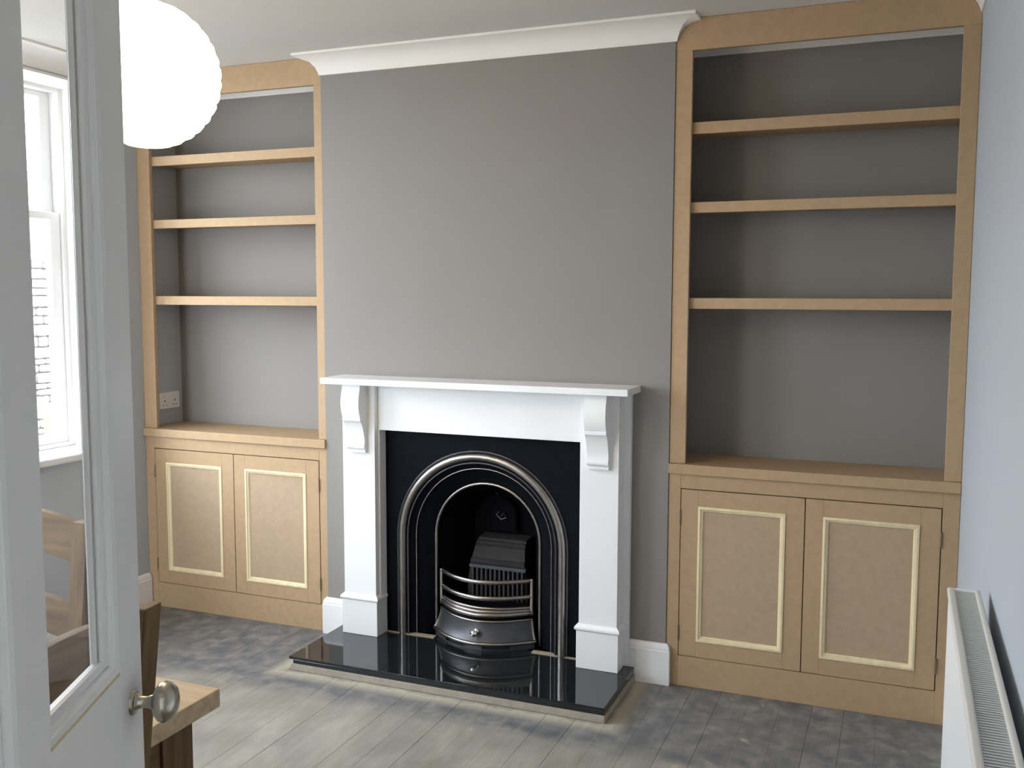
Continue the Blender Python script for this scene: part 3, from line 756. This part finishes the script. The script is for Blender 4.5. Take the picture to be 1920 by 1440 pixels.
# ------------------------------------------------------------------ dining table and chairs
tb = thing('dining_table', (0.3, -2.62, 0), 'thick-topped oak dining table, its corner showing past the open door', 'table')
TX0, TX1, TY0, TY1 = -0.55, 1.155, -3.13, -2.197
MB().box(TX0, TX1, TY0, TY1, 0.72, 0.76, 0.004, 2).build('table_top', 'oak_lit', tb)
for lx in (TX0 + 0.055, TX1 - 0.055 - 0.088):
    for ly in (TY0 + 0.022, TY1 - 0.022 - 0.088):
        MB().box(lx, lx + 0.088, ly, ly + 0.088, 0.001, 0.7198, 0.003, 2).build('table_leg', 'oak_z', tb)
MB().box(TX0 + 0.143, TX1 - 0.143, TY1 - 0.052, TY1 - 0.030, 0.63, 0.7198).build('apron', 'oak_x', tb)
MB().box(TX0 + 0.143, TX1 - 0.143, TY0 + 0.030, TY0 + 0.052, 0.63, 0.7198).build('apron', 'oak_x', tb)
MB().box(TX1 - 0.085, TX1 - 0.063, TY0 + 0.11, TY1 - 0.11, 0.63, 0.7198).build('apron', 'oak_y', tb)
MB().box(TX0 + 0.063, TX0 + 0.085, TY0 + 0.11, TY1 - 0.11, 0.63, 0.7198).build('apron', 'oak_y', tb)

def make_chair():
    t = thing('dining_chair', (0, 0, 0), 'oak ladder-back chair at the table end, just behind the open door', 'chair', 'oak chairs at the dining table')
    B = lambda mb, n, m: mb.build(n, m, t, local=True)
    def lean(z): return 0.0 if z < 0.46 else (z - 0.46) / 0.57 * 0.065
    HW = 0.225
    for s in (-1, 1):
        pts = [(0.195 + lean(z), z) for z in (0.001, 0.46, 0.75, 1.03)] + [(0.232 + lean(z), z) for z in (1.03, 0.75, 0.46)] + [(0.240, 0.001)]
        xa = s * HW; xb = s * (HW - 0.046)
        B(MB().prism(pts, min(xa, xb), max(xa, xb), 'x', 0.0025), 'rear_leg', 'oak_z')
        B(MB().box(min(xa, xb), max(xa, xb), -0.215, -0.170, 0.001, 0.435, 0.003), 'front_leg', 'oak_z')
        B(MB().box(min(xa, xb) + 0.012, max(xa, xb) - 0.012, -0.170, 0.195, 0.375, 0.435), 'seat_rail', 'oak_y')
        B(MB().box(min(xa, xb) + 0.014, max(xa, xb) - 0.014, -0.170, 0.196, 0.16, 0.19, 0.003), 'stretcher', 'oak_y')
    B(MB().box(-HW + 0.046, HW - 0.046, -0.205, -0.183, 0.375, 0.435), 'seat_rail', 'oak_x')
    B(MB().box(-HW + 0.046, HW - 0.046, 0.205, 0.225, 0.375, 0.435), 'seat_rail', 'oak_x')
    B(MB().box(-HW - 0.004, HW + 0.004, -0.228, 0.194, 0.436, 0.462, 0.006, 3), 'seat', 'oak_y')
    for z0, z1 in ((0.928, 1.021), (0.742, 0.823), (0.570, 0.640)):
        n = 14; hw = HW - 0.046; ri = 0.025
        up = [(-hw + 2 * hw * k / n, z1 + ri * (1 - (2 * k / n - 1) ** 2)) for k in range(n + 1)]
        dn = [(-hw + 2 * hw * k / n, z0 + ri * 0.8 * (1 - (2 * k / n - 1) ** 2)) for k in range(n + 1)]
        B(MB().prism(up + dn[::-1], 0.211, 0.231, 'y', 0.002, f=lambda c: Vector((c.x, c.y + lean(c.z), c.z))), 'back_slat', 'oak_x')
    return t
ch = make_chair()
ch.location = (0.972, -2.711, 0); ch.rotation_euler = (0, 0, math.radians(-84))
c2 = copy_tree(ch)
c2.location = (0.447, -2.322, 0); c2.rotation_euler = (0, 0, 0)
c2['label'] = 'oak ladder-back chair on the far side of the table, seen through the door glass'

# ------------------------------------------------------------------ what shows outside the window
tag(MB().box(-30, XL - 0.35, -16, 24, -0.55, -0.35).build('ground', 'grass'), 'pale gravel garden ground outside the window', 'ground', kind='structure')
gw = thing('garden_wall', (-4.2, 2.0, -0.35), 'pale rubble stone wall across the garden outside the window', 'garden wall')
MB().box(-4.42, -4.03, -3.0, 7.0, -0.35, 1.83).build('wall_core', 'joint', gw)
st = MB(); rng = random.Random(3)
z = -0.3
while z < 1.80:
    h = rng.uniform(0.045, 0.10); y = 0.6
    while y < 3.6:
        w = rng.uniform(0.05, 0.17); dpt = rng.uniform(0.0, 0.03)
        st.box(-4.05, -4.0 + dpt, y + 0.006, y + w - 0.006, z + 0.006, min(z + h, 1.87) - 0.006, 0.012, 1); y += w
    z += h
so = st.build('stones', 'stone', gw); so['kind'] = 'stuff'
MB().box(-4.45, -3.98, -3.0, 7.0, 1.83, 1.88, 0.01).build('coping', 'stone', gw)
gf = thing('garden_fence', (-2.6, 0.8, -0.35), 'low pale timber fence just outside the window', 'fence')
MB().box(-2.62, -2.58, -0.6, 2.6, 0.79, 0.875, 0.004).build('fence_rail', 'fence_y', gf)
MB().box(-2.62, -2.58, -0.6, 2.6, 0.05, 0.12, 0.004).build('fence_rail', 'fence_y', gf)
for k in range(5):
    yk = -0.5 + 0.62 * k + 0.12
    MB().box(-2.68, -2.621, yk, yk + 0.06, -0.35, 0.80, 0.004).build('fence_post', 'fence_z', gf)
def shrub(name, loc, r, n, label):
    t = thing(name, loc, label, 'shrub', 'shrubs along the garden wall')
    s = MB(); rg = random.Random(hash(label) % 1000 if False else int(loc[1] * 100) + 5)
    for k in range(n):
        a = rg.uniform(0, 2 * math.pi); e = rg.uniform(-0.4, 1.4); q = r * rg.uniform(0.45, 1.0)
        c = Vector((math.cos(a) * math.cos(e) * q, math.sin(a) * math.cos(e) * q, 0.55 * r + math.sin(e) * q * 1.1))
        d = Vector((rg.uniform(-1, 1), rg.uniform(-1, 1), rg.uniform(-0.3, 1))).normalized() * 0.055
        w = d.cross(Vector((rg.uniform(-1, 1), rg.uniform(-1, 1), rg.uniform(-1, 1)))).normalized() * 0.022
        t_ = bmesh.new(); t_.faces.new([t_.verts.new(c - d), t_.verts.new(c + w), t_.verts.new(c + d), t_.verts.new(c - w)]); s.merge(t_)
    lo = s.build('foliage', 'leaf', t, local=True); lo['kind'] = 'stuff'
    MB().tube([(0, 0, -0.0), (0.02, 0.01, 0.3 * r), (0.0, 0.02, 0.9 * r)], [0.02, 0.014, 0.008], 8).build('stem', 'fence_z', t, local=True)
shrub('garden_shrub', (-3.25, 2.05, -0.35), 0.60, 420, 'leafy green shrub at the foot of the garden wall, nearer one')
shrub('garden_shrub', (-3.3, 0.75, -0.35), 0.45, 320, 'smaller leafy green shrub at the foot of the garden wall')
hs = thing('neighbour_house', (-16, 13.5, -0.35), 'pale rendered house with a grey slate roof beyond the garden wall', 'house')
MB().box(-20, -14, 9.5, 17, -0.35, 2.4).build('house_wall', 'render', hs)
MB().prism([(9.3, 2.4), (17.2, 2.4), (13.2, 4.4)], -20.2, -13.8, 'x').build('roof', 'slate', hs)
